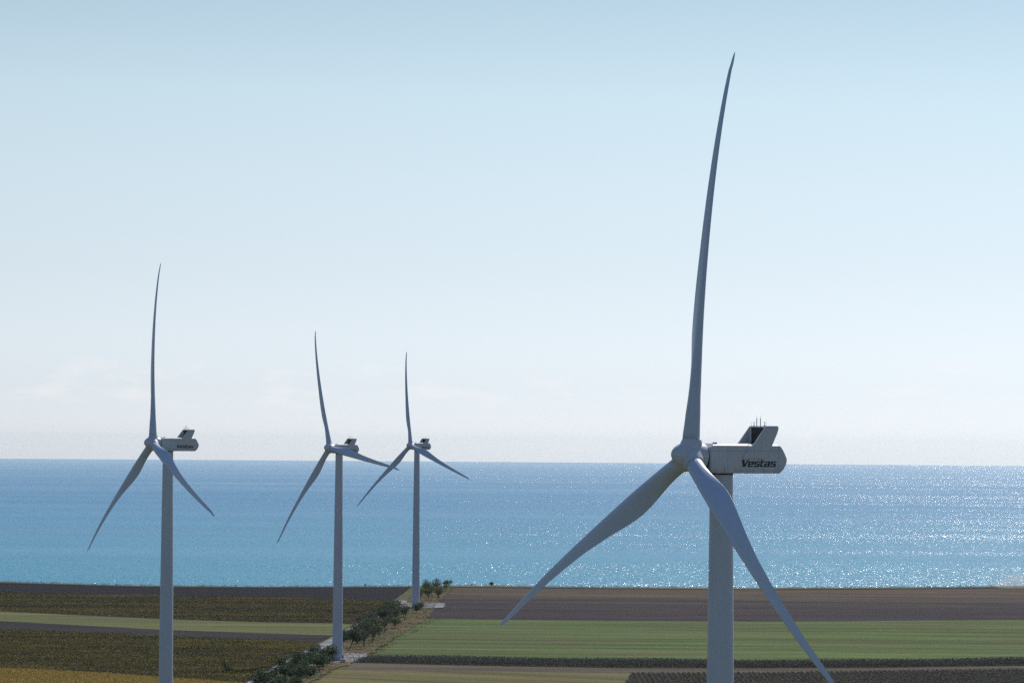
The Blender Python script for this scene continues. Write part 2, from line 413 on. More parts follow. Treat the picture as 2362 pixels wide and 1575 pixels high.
def leaf_quads(C, size, up=.4):
    """one random leaf quad per centre"""
    n = len(C)
    nrm = RNG.normal(size=(n, 3)); nrm[:, 2] = np.abs(nrm[:, 2]) + up; nrm /= np.linalg.norm(nrm, axis=1)[:, None]
    a = np.cross(nrm, RNG.normal(size=(n, 3))); a /= np.linalg.norm(a, axis=1)[:, None]; b = np.cross(nrm, a)
    s = (size * RNG.uniform(.6, 1.4, n))[:, None]; t = s * RNG.uniform(.5, .9, n)[:, None]
    return np.stack([C - a * s, C - b * t * .9, C + a * s, C + b * t], 1)
def crop(name, tb, z, rowgap, step, hgt, leaves, size, mat, label, cat, rot=0.0, xlim=(-420, 420), ylim=None, gap=0.0):
    poly = poly_of(tb); lo, hi = poly.min(0), poly.max(0)
    lo[0], hi[0] = max(lo[0], xlim[0]), min(hi[0], xlim[1])
    if ylim: lo[1] = max(lo[1], ylim)
    c = (lo + hi) / 2; d = np.linalg.norm(hi - lo) / 2
    gx, gy = np.meshgrid(np.arange(-d, d, step), np.arange(-d, d, rowgap))
    gx = gx + RNG.normal(0, step * .3, gx.shape); gy = gy + RNG.normal(0, rowgap * .12, gy.shape)
    P = np.stack([gx.ravel(), gy.ravel()], 1)
    cs, sn = math.cos(rot), math.sin(rot)
    P = np.stack([P[:, 0] * cs - P[:, 1] * sn, P[:, 0] * sn + P[:, 1] * cs], 1) + c
    P = P[(P[:, 0] > lo[0]) & (P[:, 0] < hi[0]) & (P[:, 1] > lo[1])]
    P = P[inside(P, poly)]
    if gap: P = P[RNG.random(len(P)) > gap]
    hv = hgt * (1 + .12 * np.sin(P[:, 0] * .09) * np.sin(P[:, 1] * .05)) * RNG.uniform(.8, 1.15, len(P))
    n = len(P); C = np.repeat(np.stack([P[:, 0], P[:, 1], np.full(n, z)], 1), leaves, 0)
    hh = np.repeat(hv, leaves); u = RNG.random(len(C)) ** .7
    C[:, 2] += hh * u; C[:, :2] += RNG.normal(0, .22, (len(C), 2))
    o = quads_mesh(name, leaf_quads(C, np.full(len(C), size), .25), mat)
    tag(o, label, cat, kind='stuff'); return o
C_sun = leaf_mat('withered_sunflower_leaves', [(.06, .052, .034), (.09, .08, .045), (.08, .09, .04), (.16, .13, .055), (.26, .20, .08)], (.30, .22, .06))
C_sun2 = leaf_mat('yellowing_crop_leaves', [(.045, .042, .03), (.065, .068, .038), (.10, .095, .04), (.18, .15, .045), (.34, .26, .05)], (.30, .22, .05), (.03, .06))
C_dark = leaf_mat('dark_crop_leaves', [(.035, .042, .038), (.05, .057, .05), (.07, .07, .06), (.13, .12, .085)])
C_rows = leaf_mat('dark_row_leaves', [(.05, .048, .046), (.075, .072, .062), (.095, .092, .072), (.15, .14, .10)])
C_yel = leaf_mat('golden_crop_leaves', [(.17, .12, .03), (.30, .21, .045), (.40, .28, .06), (.46, .34, .09)])
crop('sunflower_crop', t_sun1, .06, 1.2, 1.1, 1.1, 6, .24, C_sun, 'withered brown crop between the dark ploughed strip and the pale green strip', 'crop', rot=.1, xlim=(-330, 0))
crop('sunflower_crop', t_sun2, .15, 1.0, .8, 1.15, 6, .21, C_sun2, 'yellowing dark crop left of the hedge above the golden field', 'crop', rot=.12, xlim=(-240, 0))
crop('golden_crop', t_yel, .18, .75, .7, .6, 5, .18, C_yel, 'golden yellow low crop in the bottom left corner', 'crop', rot=.15, xlim=(-230, 0), ylim=1015)
crop('dark_crop', t_dk, .18, .9, .7, 1.6, 9, .18, C_dark, 'dark leafy crop strip below the broad green field', 'crop', xlim=(-80, 260))
crop('row_crop', t_rw, .24, 1.7, .6, .6, 6, .20, C_rows, 'dark crop planted in rows in the bottom right corner', 'crop', rot=math.pi / 2, xlim=(0, 230), ylim=1015, gap=.18)

# ------------------------------------------------------------------ trees
M_bark = Mat('grey_bark', .9, .2).color((.07, .06, .05)).m
T_leaf = {
 'dark': leaf_mat('dark_green_leaves', [(.03, .045, .027), (.045, .068, .036), (.065, .095, .045), (.10, .135, .06)]),
 'green': leaf_mat('green_leaves', [(.045, .07, .03), (.07, .105, .042), (.10, .14, .055), (.15, .19, .08)]),
 'grey': leaf_mat('grey_brown_leaves', [(.05, .055, .042), (.075, .078, .055), (.095, .105, .06), (.13, .125, .08)])}
def tree_meshes(h, w, trunk_h, nleaf, leaf, mat, seed, forks=5, low=False):
    rr = random.Random(seed)
    bm = bmesh.new(); tips = []
    stems = 1 if not low else 3
    for s_ in range(stems):
        base = Vector((rr.uniform(-.3, .3) * (stems > 1), rr.uniform(-.3, .3) * (stems > 1), -.3))
        top = base + Vector((rr.uniform(-.5, .5), rr.uniform(-.5, .5), trunk_h + .3))
        tube(bm, base, top, .17 * h / 7, .11 * h / 7, 7)
        for k in range(forks):
            a = rr.uniform(0, 6.28); L = h * rr.uniform(.32, .62)
            e = top + Vector((math.cos(a) * w * rr.uniform(.2, .48), math.sin(a) * w * rr.uniform(.2, .48), L * rr.uniform(.55, 1)))
            e.z = min(e.z, h * .96)
            st = base.lerp(top, rr.uniform(.65, 1))
            tube(bm, st, e, .085 * h / 7, .025, 6); tips += [e, st.lerp(e, .6)]
            for q in range(2):
                s2 = st.lerp(e, rr.uniform(.4, .8)); e2 = s2 + Vector((rr.uniform(-1, 1), rr.uniform(-1, 1), rr.uniform(.2, 1.1))) * (h * .17)
                tube(bm, s2, e2, .035, .012, 5); tips.append(e2)
    tips += [Vector((rr.uniform(-.3, .3) * w, rr.uniform(-.3, .3) * w, h * rr.uniform(.35, .75))) for _ in range(5 if low else 2)]
    r2 = np.random.default_rng(seed)
    T = np.array([tuple(t) for t in tips]); idx = r2.integers(0, len(T), nleaf)
    sz = r2.uniform(.45, 1.0, len(T)) * w * .17
    C = T[idx] + r2.normal(size=(nleaf, 3)) * sz[idx][:, None] * np.array([1, 1, .8])
    C[:, 2] = np.clip(C[:, 2], .25 if low else trunk_h * .55, h * 1.04)
    me_c = quads_mesh('crown', leaf_quads(C, np.full(nleaf, leaf), .3), mat, own=False)
    bmesh.ops.recalc_face_normals(bm, faces=bm.faces[:])
    me_t = bpy.data.meshes.new('trunk'); bm.to_mesh(me_t); bm.free(); me_t.materials.append(M_bark)
    return me_t, me_c
PROTO = {
 'dark tree': [tree_meshes(7.5, 5.2, 1.6, 900, .24, T_leaf['dark'], s, 7) for s in (1, 2, 3)],
 'green tree': [tree_meshes(6.8, 5.4, 1.3, 900, .24, T_leaf['green'], s, 7) for s in (4, 5)],
 'sparse tree': [tree_meshes(7.2, 4.6, 2.4, 300, .22, T_leaf['grey'], s, 6) for s in (6, 7, 8)],
 'bush': [tree_meshes(4.6, 5.0, .8, 1000, .24, T_leaf['dark'], s, 6, True) for s in (9, 10)],
 'green bush': [tree_meshes(4.0, 4.8, .7, 900, .24, T_leaf['green'], s, 6, True) for s in (12, 13)],
 'shrub': [tree_meshes(2.6, 2.4, .4, 220, .2, T_leaf['dark'], s, 4, True) for s in (14,)]}
first_of = {}
def plant(kind, x, y, scale, name, label, cat, group, z=.25):
    i = random.randrange(len(PROTO[kind])); key = (kind, i)
    if key not in first_of:
        r = bpy.data.objects.new(name, None); COL.objects.link(r); r.empty_display_size = 1
        link('trunk', PROTO[kind][i][0], None, r); link('crown', PROTO[kind][i][1], None, r); first_of[key] = r
    else:
        src = first_of[key]; r = src.copy(); COL.objects.link(r); r.name = name
        for ch in list(src.children):
            c = ch.copy(); COL.objects.link(c); c.parent = r
    r.location = (x, y, z); r.rotation_euler = (0, 0, random.uniform(0, 6.28))
    r.scale = (scale * random.uniform(.9, 1.12), scale * random.uniform(.9, 1.12), scale)
    tag(r, label, cat, group)
    return r
ORD = ['nearest', 'second', 'third', 'fourth', 'fifth', 'sixth', 'seventh', 'eighth', 'ninth', 'tenth', 'eleventh', 'twelfth', 'thirteenth', 'fourteenth', 'fifteenth', 'sixteenth']
LOOK = {'dark tree': 'dark leafy tree', 'green tree': 'fresh green tree', 'sparse tree': 'thin grey tree', 'bush': 'dense dark bush', 'green bush': 'light green bush', 'shrub': 'small dark shrub'}
def belt(a_left, b_left, a_right, b_right, rows, kinds, smin, smax, where, group, jit=1.4):
    """rows of trees between two ground lines (near end a, far end b); rows = [(side name, fraction across, count)]"""
    AL, BL, AR, BR = (Vector(G(*p)) for p in (a_left, b_left, a_right, b_right))
    for side, fr, cnt in rows:
        for k in range(cnt):
            f = (k + .5) / cnt
            p = AL.lerp(BL, f).lerp(AR.lerp(BR, f), fr) + Vector((random.uniform(-1, 1) * jit, random.uniform(-1, 1) * jit * 2.2))
            kind = random.choice(kinds if side != 'field side' or 'hedge' in where else ['sparse tree', 'sparse tree', 'green tree'])
            nm = 'bush' if 'bush' in kind else 'tree'
            lab = f"{LOOK[kind]}, {ORD[k]} on the {side} of the {where}"
            plant(kind, p.x, p.y, random.uniform(smin, smax), nm, lab, nm, group)
# hedge in the foreground, below the near pad
belt((578, 1600), (732, 1508), (668, 1600), (775, 1530), [('road side', .1, 9), ('middle', .45, 9), ('field side', .85, 10)],
     ['bush', 'bush', 'green bush', 'dark tree'], 0.8, 1.12, 'near hedge', 'bushes of the near hedge')
# belt between the two pads
belt((776, 1492), (898, 1404), (835, 1503), (948, 1424), [('road side', .10, 13), ('middle', .45, 12), ('field side', .88, 12)],
     ['dark tree', 'green tree', 'bush', 'sparse tree', 'bush', 'green bush'], .85, 1.25, 'belt between the pads', 'trees of the belt between the pads')
# sparse trees beyond the far pad
belt((962, 1386), (985, 1352), (1010, 1388), (1046, 1352), [('left side', .06, 6), ('middle', .45, 7), ('right side', .82, 6)],
     ['sparse tree', 'sparse tree', 'green tree'], .66, 1.0, 'sparse grove beyond the far pad', 'trees of the sparse grove')
for (px, py, s, lab) in ((1132, 1351.6, 1.15, 'lone dark shrub standing on the cliff edge right of the sparse grove'),
                         (1088, 1350.8, .5, 'tiny dark shrub on the cliff edge between the grove and the lone shrub'),
                         (843, 1351.4, .5, 'tiny shrub on the cliff edge left of the farthest tower')):
    x, y = G(px, py); plant('shrub', x, y, s, 'shrub', lab, 'shrub', 'shrubs on the cliff edge')
for (px, py, k, s, lab) in ((765, 1524, 'green bush', .95, 'light green bush hugging the left foot of the middle turbine tower'),
                            (757, 1527, 'bush', .8, 'dark bush just left of the middle turbine tower foot'),
                            (966, 1408, 'bush', .9, 'dark bush at the right foot of the farthest turbine tower'),
                            (960, 1415, 'dark tree', .7, 'dark tree in front of the farthest turbine tower foot'),
                            (968, 1402, 'green bush', .8, 'light green bush right of the farthest turbine tower')):
    x, y = G(px, py); plant(k, x, y, s, 'bush' if 'bush' in k else 'tree', lab, 'bush' if 'bush' in k else 'tree', 'bushes at the tower feet')
# dry grass tufts: verge, cliff lip, pad edges
def tufts(name, poly_px, dens, hgt, mat, label):
    poly = np.array([G(*p) for p in poly_px]); lo, hi = poly.min(0), poly.max(0)
    n = int((hi - lo).prod() * dens); P = lo + RNG.random((n, 2)) * (hi - lo); P = P[inside(P, poly)]
    clump = np.sin(P[:, 0] * .7) * np.sin(P[:, 1] * .21 + P[:, 0] * .3) + RNG.normal(0, .6, len(P)); P = P[clump > -.2]
    C = np.stack([P[:, 0], P[:, 1], .3 + RNG.random(len(P)) * hgt], 1)
    tag(quads_mesh(name, leaf_quads(C, np.full(len(C), .24), .2), mat), label, 'grass', kind='stuff')
C_dry = leaf_mat('dry_grass_blades', [(.09, .065, .035), (.16, .10, .055), (.22, .15, .085), (.30, .24, .14), (.10, .11, .04)])
C_lip = leaf_mat('cliff_grass_blades', [(.08, .075, .035), (.14, .13, .06), (.2, .17, .09)])
C_grn = leaf_mat('green_tuft_blades', [(.04, .07, .03), (.07, .11, .04), (.12, .15, .06), (.3, .28, .18)])
tufts('dry_grass', [(640, 1600), (752, 1530), (790, 1503), (905, 1408), (950, 1384), (985, 1352.5), (1046, 1352.5), (1012, 1390), (985, 1427), (940, 1456), (862, 1504), (800, 1533), (690, 1590)], 1.0, .8, C_dry, 'rusty dry grass tufts under the tree belt')
tufts('cliff_grass', [(-300, 1333), (0, 1341.3), (306, 1349.8), (600, 1352.3), (945, 1351.3), (945, 1353), (600, 1354), (306, 1351.6), (0, 1343.2), (-300, 1335.3)], 1.0, .5, C_lip, 'pale grass fringe along the cliff edge on the left')
tufts('cliff_grass', [(1047, 1350.2), (1390, 1353.3), (1700, 1355.5), (1900, 1354.9), (2362, 1350.9), (2700, 1347.6), (2700, 1349.6), (2362, 1352.9), (1900, 1357), (1700, 1357.5), (1390, 1355.3), (1047, 1352.3)], .8, .6, C_lip, 'pale grass fringe along the cliff edge on the right')
tufts('green_tufts', [(850, 1508), (880, 1508), (1000, 1436), (1040, 1428), (985, 1427), (940, 1456)], .6, .5, C_grn, 'green and straw tufts along the edge of the green field')

# ------------------------------------------------------------------ wind turbines
def paint(name, c, rough, dirt=.0):
    m = Mat(name, rough, .4)
    a = m.noise(m.pos((.35, .35, .12), obj=True), 5, .65)
    b = m.noise(m.pos((2.2, 2.2, .6), obj=True), 4, .7)
    f = m.math('ADD', m.math('MULTIPLY', a, .5), m.math('MULTIPLY', b, .5))
    col = m.mix(m.rng(f, .38, .66), c, tuple(x * (1 - dirt) for x in c))
    m.color(col); return m
M_paint = paint('grey_blade_paint', (.45, .51, .585), .38, .06).m
M_tower = paint('grey_tower_paint', (.48, .51, .55), .42, .10).m
M_spin = paint('spinner_paint', (.54, .55, .555), .40, .12).m
def nacelle_material():
    m = paint('nacelle_paint', (.56, .56, .545), .5, .16)
    base = m.p.inputs['Base Color'].links[0].from_socket
    sep = m.n('ShaderNodeSeparateXYZ'); m.l(m.n('ShaderNodeTexCoord').outputs['Object'], sep.inputs[0])
    mask = None
    for axis, vals in ((0, (-.2, 3.1, 6.3)), (2, (.72,))):          # panel joints
        for v in vals:
            k = m.math('LESS_THAN', m.math('ABSOLUTE', m.math('SUBTRACT', sep.outputs[axis], v)), .022)
            mask = k if mask is None else m.math('MAXIMUM', mask, k)
    col = m.mix(m.math('MULTIPLY', mask, .55), base, (.12, .12, .12))
    st = m.noise(m.pos((1.6, 1.6, .25), obj=True), 5, .65)          # dirt streaks with warm ground bounce painted in, low on the hull
    low = m.rng(sep.outputs[2], -.7, -1.75)
    col = m.mix(m.math('MULTIPLY', m.math('MULTIPLY', m.rng(st, .35, .65), low), .55), col, (.25, .2, .13))
    m.color(col); return m.m
M_nac = nacelle_material()
M_dark = Mat('dark_rubber', .7, .3).color((.03, .03, .032)).m
M_let = Mat('dark_navy_lettering', .5, .3).color((.018, .02, .04)).m
M_metal = Mat('grey_metal_rod', .4, .5).color((.18, .18, .2)).m
M_lamp = Mat('red_lamp_glass', .25, .5).color((.5, .2, .22)).m
M_conc = Mat('pale_concrete', .9, .2).color((.45, .44, .42)).m
def radiator_material():
    m = Mat('radiator_fins', .6, .3)
    sep = m.n('ShaderNodeSeparateXYZ'); m.l(m.n('ShaderNodeTexCoord').outputs['Object'], sep.inputs[0])
    w = m.math('SINE', m.math('MULTIPLY', sep.outputs[1], 16.0))
    m.color(m.mix(m.rng(w, .3, .9), (.022, .02, .022), (.07, .065, .068))); return m.m
M_rad = radiator_material()

R_B, HUB, TILT = 45.0, 76.0, R_(5.5)
OVER = 4.0                                   # hub centre is this far upwind (-X) of the tower axis
TT = [0, .035, .055, .08, .11, .145, .18, .215, .26, .31, .37, .44, .52, .6, .68, .76, .83, .89, .935, .965, .985, .996, 1.0]
def lut(t, xs, ys): return float(np.interp(t, xs, ys))
def blade_mesh():
    bm = bmesh.new(); K = 36; rings = []
    th = np.linspace(0, 2 * math.pi, K, endpoint=False)
    ts = sorted(set(list(np.linspace(.04, .97, 64)) + [.976, .982, .987, .991, .994, .997, .999, 1.0]))
    for t in ts:
        ch = lut(t, [0, .045, .08, .12, .16, .2, .24, .28, .34, .4, .5, .6, .7, .8, .9, .96, .98, .992, 1.0],
                    [1.92, 1.92, 1.97, 2.18, 2.5, 2.8, 2.98, 2.95, 2.66, 2.33, 1.86, 1.56, 1.31, 1.08, .84, .64, .5, .34, .07])
        tc = lut(t, [0, .05, .10, .15, .2, .26, .35, .5, .7, 1], [1, 1, .82, .56, .42, .33, .27, .22, .19, .16])
        rnd = lut(t, [0, .05, .18, 1], [1, 1, 0, 0])              # 1 = round root, 0 = aerofoil
        tw = R_(lut(t, [0, .08, .15, .22, .3, .4, .5, .6, .8, 1], TWIST))
        pa = lut(t, [0, .05, .25, 1], [.96, .96, .92, .02]) / ch if t < .97 else .3
        z = t * R_B
        off = -2.6 * (t - t ** 3)
        ring = []
        for a in th:
            x = .5 * (1 + math.cos(a)); sgn = 1 if math.sin(a) >= 0 else -1     # x: 1 = trailing edge ... 0 = leading edge
            yn = 5 * tc * (.2969 * math.sqrt(max(x, 0)) - .126 * x - .3516 * x * x + .2843 * x ** 3 - .1036 * x ** 4)
            cam_ = .035 * 4 * x * (1 - x)
            ya = (yn * sgn + cam_) * ch; yc = .5 * math.sin(a) * ch * tc
            y = ya * (1 - rnd) + yc * rnd
            c = (x - pa) * ch                                     # towards the trailing edge
            # chord towards LE = -Y cos(tw) - X sin(tw); thickness towards +X (downwind, suction side)
            ring.append(bm.verts.new((c * math.sin(tw) + y * math.cos(tw) + off, c * math.cos(tw) - y * math.sin(tw), z)))
        rings.append(ring)
    for a, b in zip(rings[:-1], rings[1:]):
        for i in range(K): bm.faces.new((a[i], a[(i + 1) % K], b[(i + 1) % K], b[i]))
    bm.faces.new(rings[0]); bm.faces.new(rings[-1])
    bmesh.ops.recalc_face_normals(bm, faces=bm.faces[:])
    me = bpy.data.meshes.new('blade'); bm.to_mesh(me); bm.free()
    me.polygons.foreach_set('use_smooth', [True] * len(me.polygons)); me.materials.append(M_paint)
    return me
TWIST = [22, 21, 19, 15.5, 9.5, 4.5, 1.5, 0, -1, -2]
def revolve(bm, prof, seg=64):
    rings = []
    for x, r in prof:
        if r < 1e-4: rings.append([bm.verts.new((x, 0, 0))] * seg); continue
        rings.append([bm.verts.new((x, r * math.cos(2 * math.pi * i / seg), r * math.sin(2 * math.pi * i / seg))) for i in range(seg)])
    for a, b in zip(rings[:-1], rings[1:]):
        for i in range(seg):
            vs = []
            for v in (a[i], a[(i + 1) % seg], b[(i + 1) % seg], b[i]):
                if v not in vs: vs.append(v)
            if len(vs) >= 3: bm.faces.new(vs)
def spinner_mesh():
    bm = bmesh.new()
    prof = [(-2.32, 0), (-2.28, .22), (-2.15, .5), (-1.9, .82), (-1.55, 1.1), (-1.1, 1.33), (-.6, 1.48), (0, 1.58), (.7, 1.62), (1.35, 1.60), (1.52, 1.55), (1.55, 1.45), (1.55, 0)]
    revolve(bm, prof)
    for k in range(3):                                             # blade sockets
        M = Matrix.Rotation(k * 2 * math.pi / 3, 4, 'X')
        r = bmesh.ops.create_cone(bm, cap_ends=True, segments=48, radius1=1.42, radius2=1.07, depth=1.02)
        bmesh.ops.transform(bm, matrix=M @ Matrix.Translation((0, 0, 1.32)), verts=r['verts'])
        r = bmesh.ops.create_cone(bm, cap_ends=True, segments=48, radius1=1.07, radius2=1.05, depth=.06)
        bmesh.ops.transform(bm, matrix=M @ Matrix.Translation((0, 0, 1.86)), verts=r['verts'])
    bmesh.ops.recalc_face_normals(bm, faces=bm.faces[:])
    me = bpy.data.meshes.new('spinner'); bm.to_mesh(me); bm.free()
    me.polygons.foreach_set('use_smooth', [True] * len(me.polygons)); me.set_sharp_from_angle(angle=R_(40)); me.materials.append(M_spin)
    return me
def prism_xz(pts, y0, y1, bev=0.0, seg=3):
    """profile in X,Z extruded from y0 to y1"""
    bm = bmesh.new()
    a = [bm.verts.new((x, y0, z)) for x, z in pts]; b = [bm.verts.new((x, y1, z)) for x, z in pts]; n = len(pts)
    bm.faces.new(a); bm.faces.new(b[::-1])
    for i in range(n): bm.faces.new((a[i], b[i], b[(i + 1) % n], a[(i + 1) % n]))
    bmesh.ops.recalc_face_normals(bm, faces=bm.faces[:])
    if bev: bmesh.ops.bevel(bm, geom=bm.edges[:], offset=bev, segments=seg, affect='EDGES', clamp_overlap=True)
    return bm
HW = 1.72                                     # half width of the nacelle
def letters_mesh(x0, z0, sxu, szu, y):
    """squared bold italic letters as thin raised plates (no overlapping faces)"""
    h, t, v, w, mid = .80, .165, .215, .74, .335
    def rects(kind):
        T, B, M_ = (h - t, h), (0, t), (mid, mid + .15)
        if kind == 'e': return [(0, v, 0, h), (v, w, *T), (v, w - .04, *B), (v, w - v, *M_), (w - v, w, M_[0], h - t)]
        if kind == 's': return [(.03, w, *T), (0, v, M_[0], h - t), (v, w, *M_), (w - v, w, t, M_[0]), (0, w - .02, *B)]
        if kind == 'a': return [(.05, w - v, *T), (w - v, w, 0, h), (v, w - v, *M_), (0, v, 0, mid + .15), (v, w - v, *B)]
        if kind == 't': return [(0, v, 0, 1.0), (v, .5, *T), (v, .46, *B)]
    bm = bmesh.new()
    def plate(poly):
        f = [bm.verts.new((x0 + px * sxu, y, z0 + pz * szu)) for px, pz in poly]
        g = [bm.verts.new((x0 + px * sxu, y + .05, z0 + pz * szu)) for px, pz in poly]
        bm.faces.new(f); n = len(poly)
        for i in range(n): bm.faces.new((f[i], g[i], g[(i + 1) % n], f[(i + 1) % n]))
    plate([(0, 1), (.34, 1), (.38, .27), (.74, 1), (.96, 1), (.42, 0), (.10, 0)])
    for kind, ox in (('e', .78), ('s', 1.63), ('t', 2.48), ('a', 3.05), ('s', 3.91)):
        for a, b, c, d in rects(kind):
            sh = .2
            plate([(ox + a + c * sh, c), (ox + b + c * sh, c), (ox + b + d * sh, d), (ox + a + d * sh, d)])
    bmesh.ops.recalc_face_normals(bm, faces=bm.faces[:])
    me = bpy.data.meshes.new('lettering'); bm.to_mesh(me); bm.free(); me.materials.append(M_let)
    return me
def make_turbine():
    root = bpy.data.objects.new('wind_turbine', None); COL.objects.link(root); root.empty_display_size = 5
    # tower: tapered steel tube with flange joints
    bm = bmesh.new(); seg = 72
    hs = [(-3, 1.86), (0, 1.86), (19.0, 1.73), (46.0, 1.54), (74.1, 1.27)]
    rings = [[bm.verts.new((r * math.cos(2 * math.pi * i / seg), r * math.sin(2 * math.pi * i / seg), z)) for i in range(seg)] for z, r in hs]
    for a, b in zip(rings[:-1], rings[1:]):
        for i in range(seg): bm.faces.new((a[i], a[(i + 1) % seg], b[(i + 1) % seg], b[i]))
    bm.faces.new(rings[0][::-1]); bm.faces.new(rings[-1])
    tw = from_bm('tower', bm, M_tower, root, True, 40)
    for z, r in ((19.0, 1.73), (46.0, 1.54)):
        bm = bmesh.new(); rr = bmesh.ops.create_cone(bm, cap_ends=True, segments=seg, radius1=r + .014, radius2=r + .012, depth=.16)
        bmesh.ops.translate(bm, vec=(0, 0, z), verts=rr['verts']); from_bm('flange', bm, M_tower, tw, True, 40)
    bm = bmesh.new(); box(bm, 1.5, -1.15, 1.9, .12, .9, 2.1, Matrix.Rotation(R_(0), 4, 'Z')); from_bm('door', bm, M_metal, tw)
    bm = bmesh.new(); rr = bmesh.ops.create_cone(bm, cap_ends=True, segments=seg, radius1=1.30, radius2=1.34, depth=.34)
    bmesh.ops.translate(bm, vec=(0, 0, 74.12), verts=rr['verts']); from_bm('yaw_ring', bm, M_dark, tw, True, 40)
    # nacelle: object origin at the hub centre height, local x measured from the tower axis
    def P(s, z): return (s - OVER, z)
    prof = [P(1.64, -1.45), P(1.64, 1.08), P(1.95, 1.30), P(10.55, 1.30), P(10.85, .95), P(11.12, .5), P(11.34, .05), P(11.45, -.28), P(11.33, -.75), P(11.05, -1.25), P(10.5, -1.77), P(2.3, -1.77), P(1.9, -1.68)]
    bm = prism_xz(prof, -HW, HW)
    rest = [e for e in bm.edges if e.calc_face_angle(0) > R_(25)]
    bmesh.ops.bevel(bm, geom=rest, offset=.07, segments=2, affect='EDGES', clamp_overlap=True)
    a, b = 1.95 - OVER, 10.45 - OVER                              # shallow crown along the roof
    ring = [[bm.verts.new((x + dx, y, z)) for y, z, dx in ((-HW + .05, 1.28, 0), (-HW + .42, 1.44, k * .2), (-HW + .95, 1.53, k * .3), (HW - .95, 1.53, k * .3), (HW - .42, 1.44, k * .2), (HW - .05, 1.28, 0))] for x, k in ((a, 1), (b, -1))]
    for q in range(5): bm.faces.new((ring[0][q], ring[1][q], ring[1][q + 1], ring[0][q + 1]))
    bm.faces.new(ring[0]); bm.faces.new(ring[1])
    nac = from_bm('nacelle', bm, M_nac, root, True, 35)
    nac.location = (0, 0, HUB - .12)
    fin = [P(6.85, 1.22), P(8.6, 3.44), P(8.7, 3.50), P(10.12, 3.50), P(10.22, 3.40), P(10.2, 3.1), P(10.02, 2.6), P(9.68, 1.9), P(9.38, 1.25), P(9.0, .62), P(8.45, -.12), P(5.65, -.12), P(6.1, .62), P(6.5, 1.10)]
    f1 = from_bm('cooler_fin', prism_xz(fin, -HW - .16, -HW + .04, .03, 2), M_nac, nac, True, 35)
    f2 = from_bm('cooler_fin', prism_xz(fin, HW - .04, HW + .16, .03, 2), M_nac, nac, True, 35)
    bm = bmesh.new(); box(bm, 8.95 - OVER, 0, 2.33, .5, 2 * HW - .5, 2.0); rad = from_bm('radiator', bm, M_rad, nac)
    bm = bmesh.new(); box(bm, 8.95 - OVER, 0, 3.42, .74, 2 * HW - .09, .14)
    for s_ in (-1, 1): box(bm, 8.9 - OVER, s_ * (HW - .15), 2.31, .62, .2, 2.02)
    from_bm('radiator_frame', bm, M_nac, nac)
    bm = bmesh.new(); box(bm, 8.1 - OVER, .35, 1.42, .8, 1.9, .26); bmesh.ops.bevel(bm, geom=bm.edges[:], offset=.06, segments=2, affect='EDGES')
    from_bm('fan_housing', bm, M_dark, nac)
    for y in (.42, -.38):
        bm = bmesh.new(); tube(bm, (8.75 - OVER, y, 3.46), (8.75 - OVER, y, 4.32), .05, .045, 10); tube(bm, (8.75 - OVER, y, 4.32), (8.75 - OVER, y, 4.62), .022, .012, 8)
        from_bm('antenna', bm, M_metal, nac)
    for y in (1.02, -1.3):
        bm = bmesh.new(); tube(bm, (8.75 - OVER, y, 3.46), (8.75 - OVER, y, 3.9), .035, .03, 8)
        tube(bm, (8.75 - OVER, y - .14, 3.9), (8.75 - OVER, y + .14, 3.9), .03, .03, 8); tube(bm, (8.75 - OVER, y, 3.48), (8.75 - OVER, y, 3.62), .1, .05, 8)
        from_bm('wind_sensor', bm, M_metal, nac)
    for y in (1.6, -1.6):
        bm = bmesh.new(); tube(bm, (8.75 - OVER, y, 3.46), (8.75 - OVER, y, 3.95), .016, .012, 6); from_bm('lightning_rod', bm, M_metal, nac)
    bm = bmesh.new(); box(bm, 2.55 - OVER, -1.0, 1.56, .42, .3, .18)
    from_bm('warning_lamp', bm, M_lamp, nac)
    link('lettering', letters_mesh(5.62 - OVER, -1.03, .92, .76, -HW - .035), None, nac)
    bm = bmesh.new(); rr = bmesh.ops.create_cone(bm, cap_ends=True, segments=48, radius1=1.47, radius2=1.47, depth=.3)
    bmesh.ops.transform(bm, matrix=Matrix.Translation((1.63 - OVER, 0, -.12)) @ Matrix.Rotation(R_(90), 4, 'Y'), verts=rr['verts'])
    from_bm('shaft_seal', bm, M_dark, nac, True, 40)
    sp = link('spinner', spinner_mesh(), None, root)
    bmesh_ = blade_mesh()
    for k in range(3): link('blade', bmesh_, None, root)
    return root
def pose_rotor(root, phase, tilt, cone):
    base = Matrix.Translation((-OVER, 0, HUB)) @ Matrix.Rotation(tilt, 4, 'Y')
    k = 0
    for c in sorted(root.children, key=lambda o: o.name):
        n = c.name.split('.')[0]
        if n == 'spinner': c.matrix_local = base @ Matrix.Rotation(phase, 4, 'X')
        if n == 'blade': c.matrix_local = base @ Matrix.Rotation(phase + k * 2 * math.pi / 3, 4, 'X') @ Matrix.Rotation(-cone, 4, 'Y'); k += 1
def copy_tree(o, parent=None):
    c = o.copy(); COL.objects.link(c)
    if parent is not None:
        mw = o.matrix_parent_inverse.copy(); c.parent = parent; c.matrix_parent_inverse = mw
    for ch in list(o.children): copy_tree(ch, c)
    return c
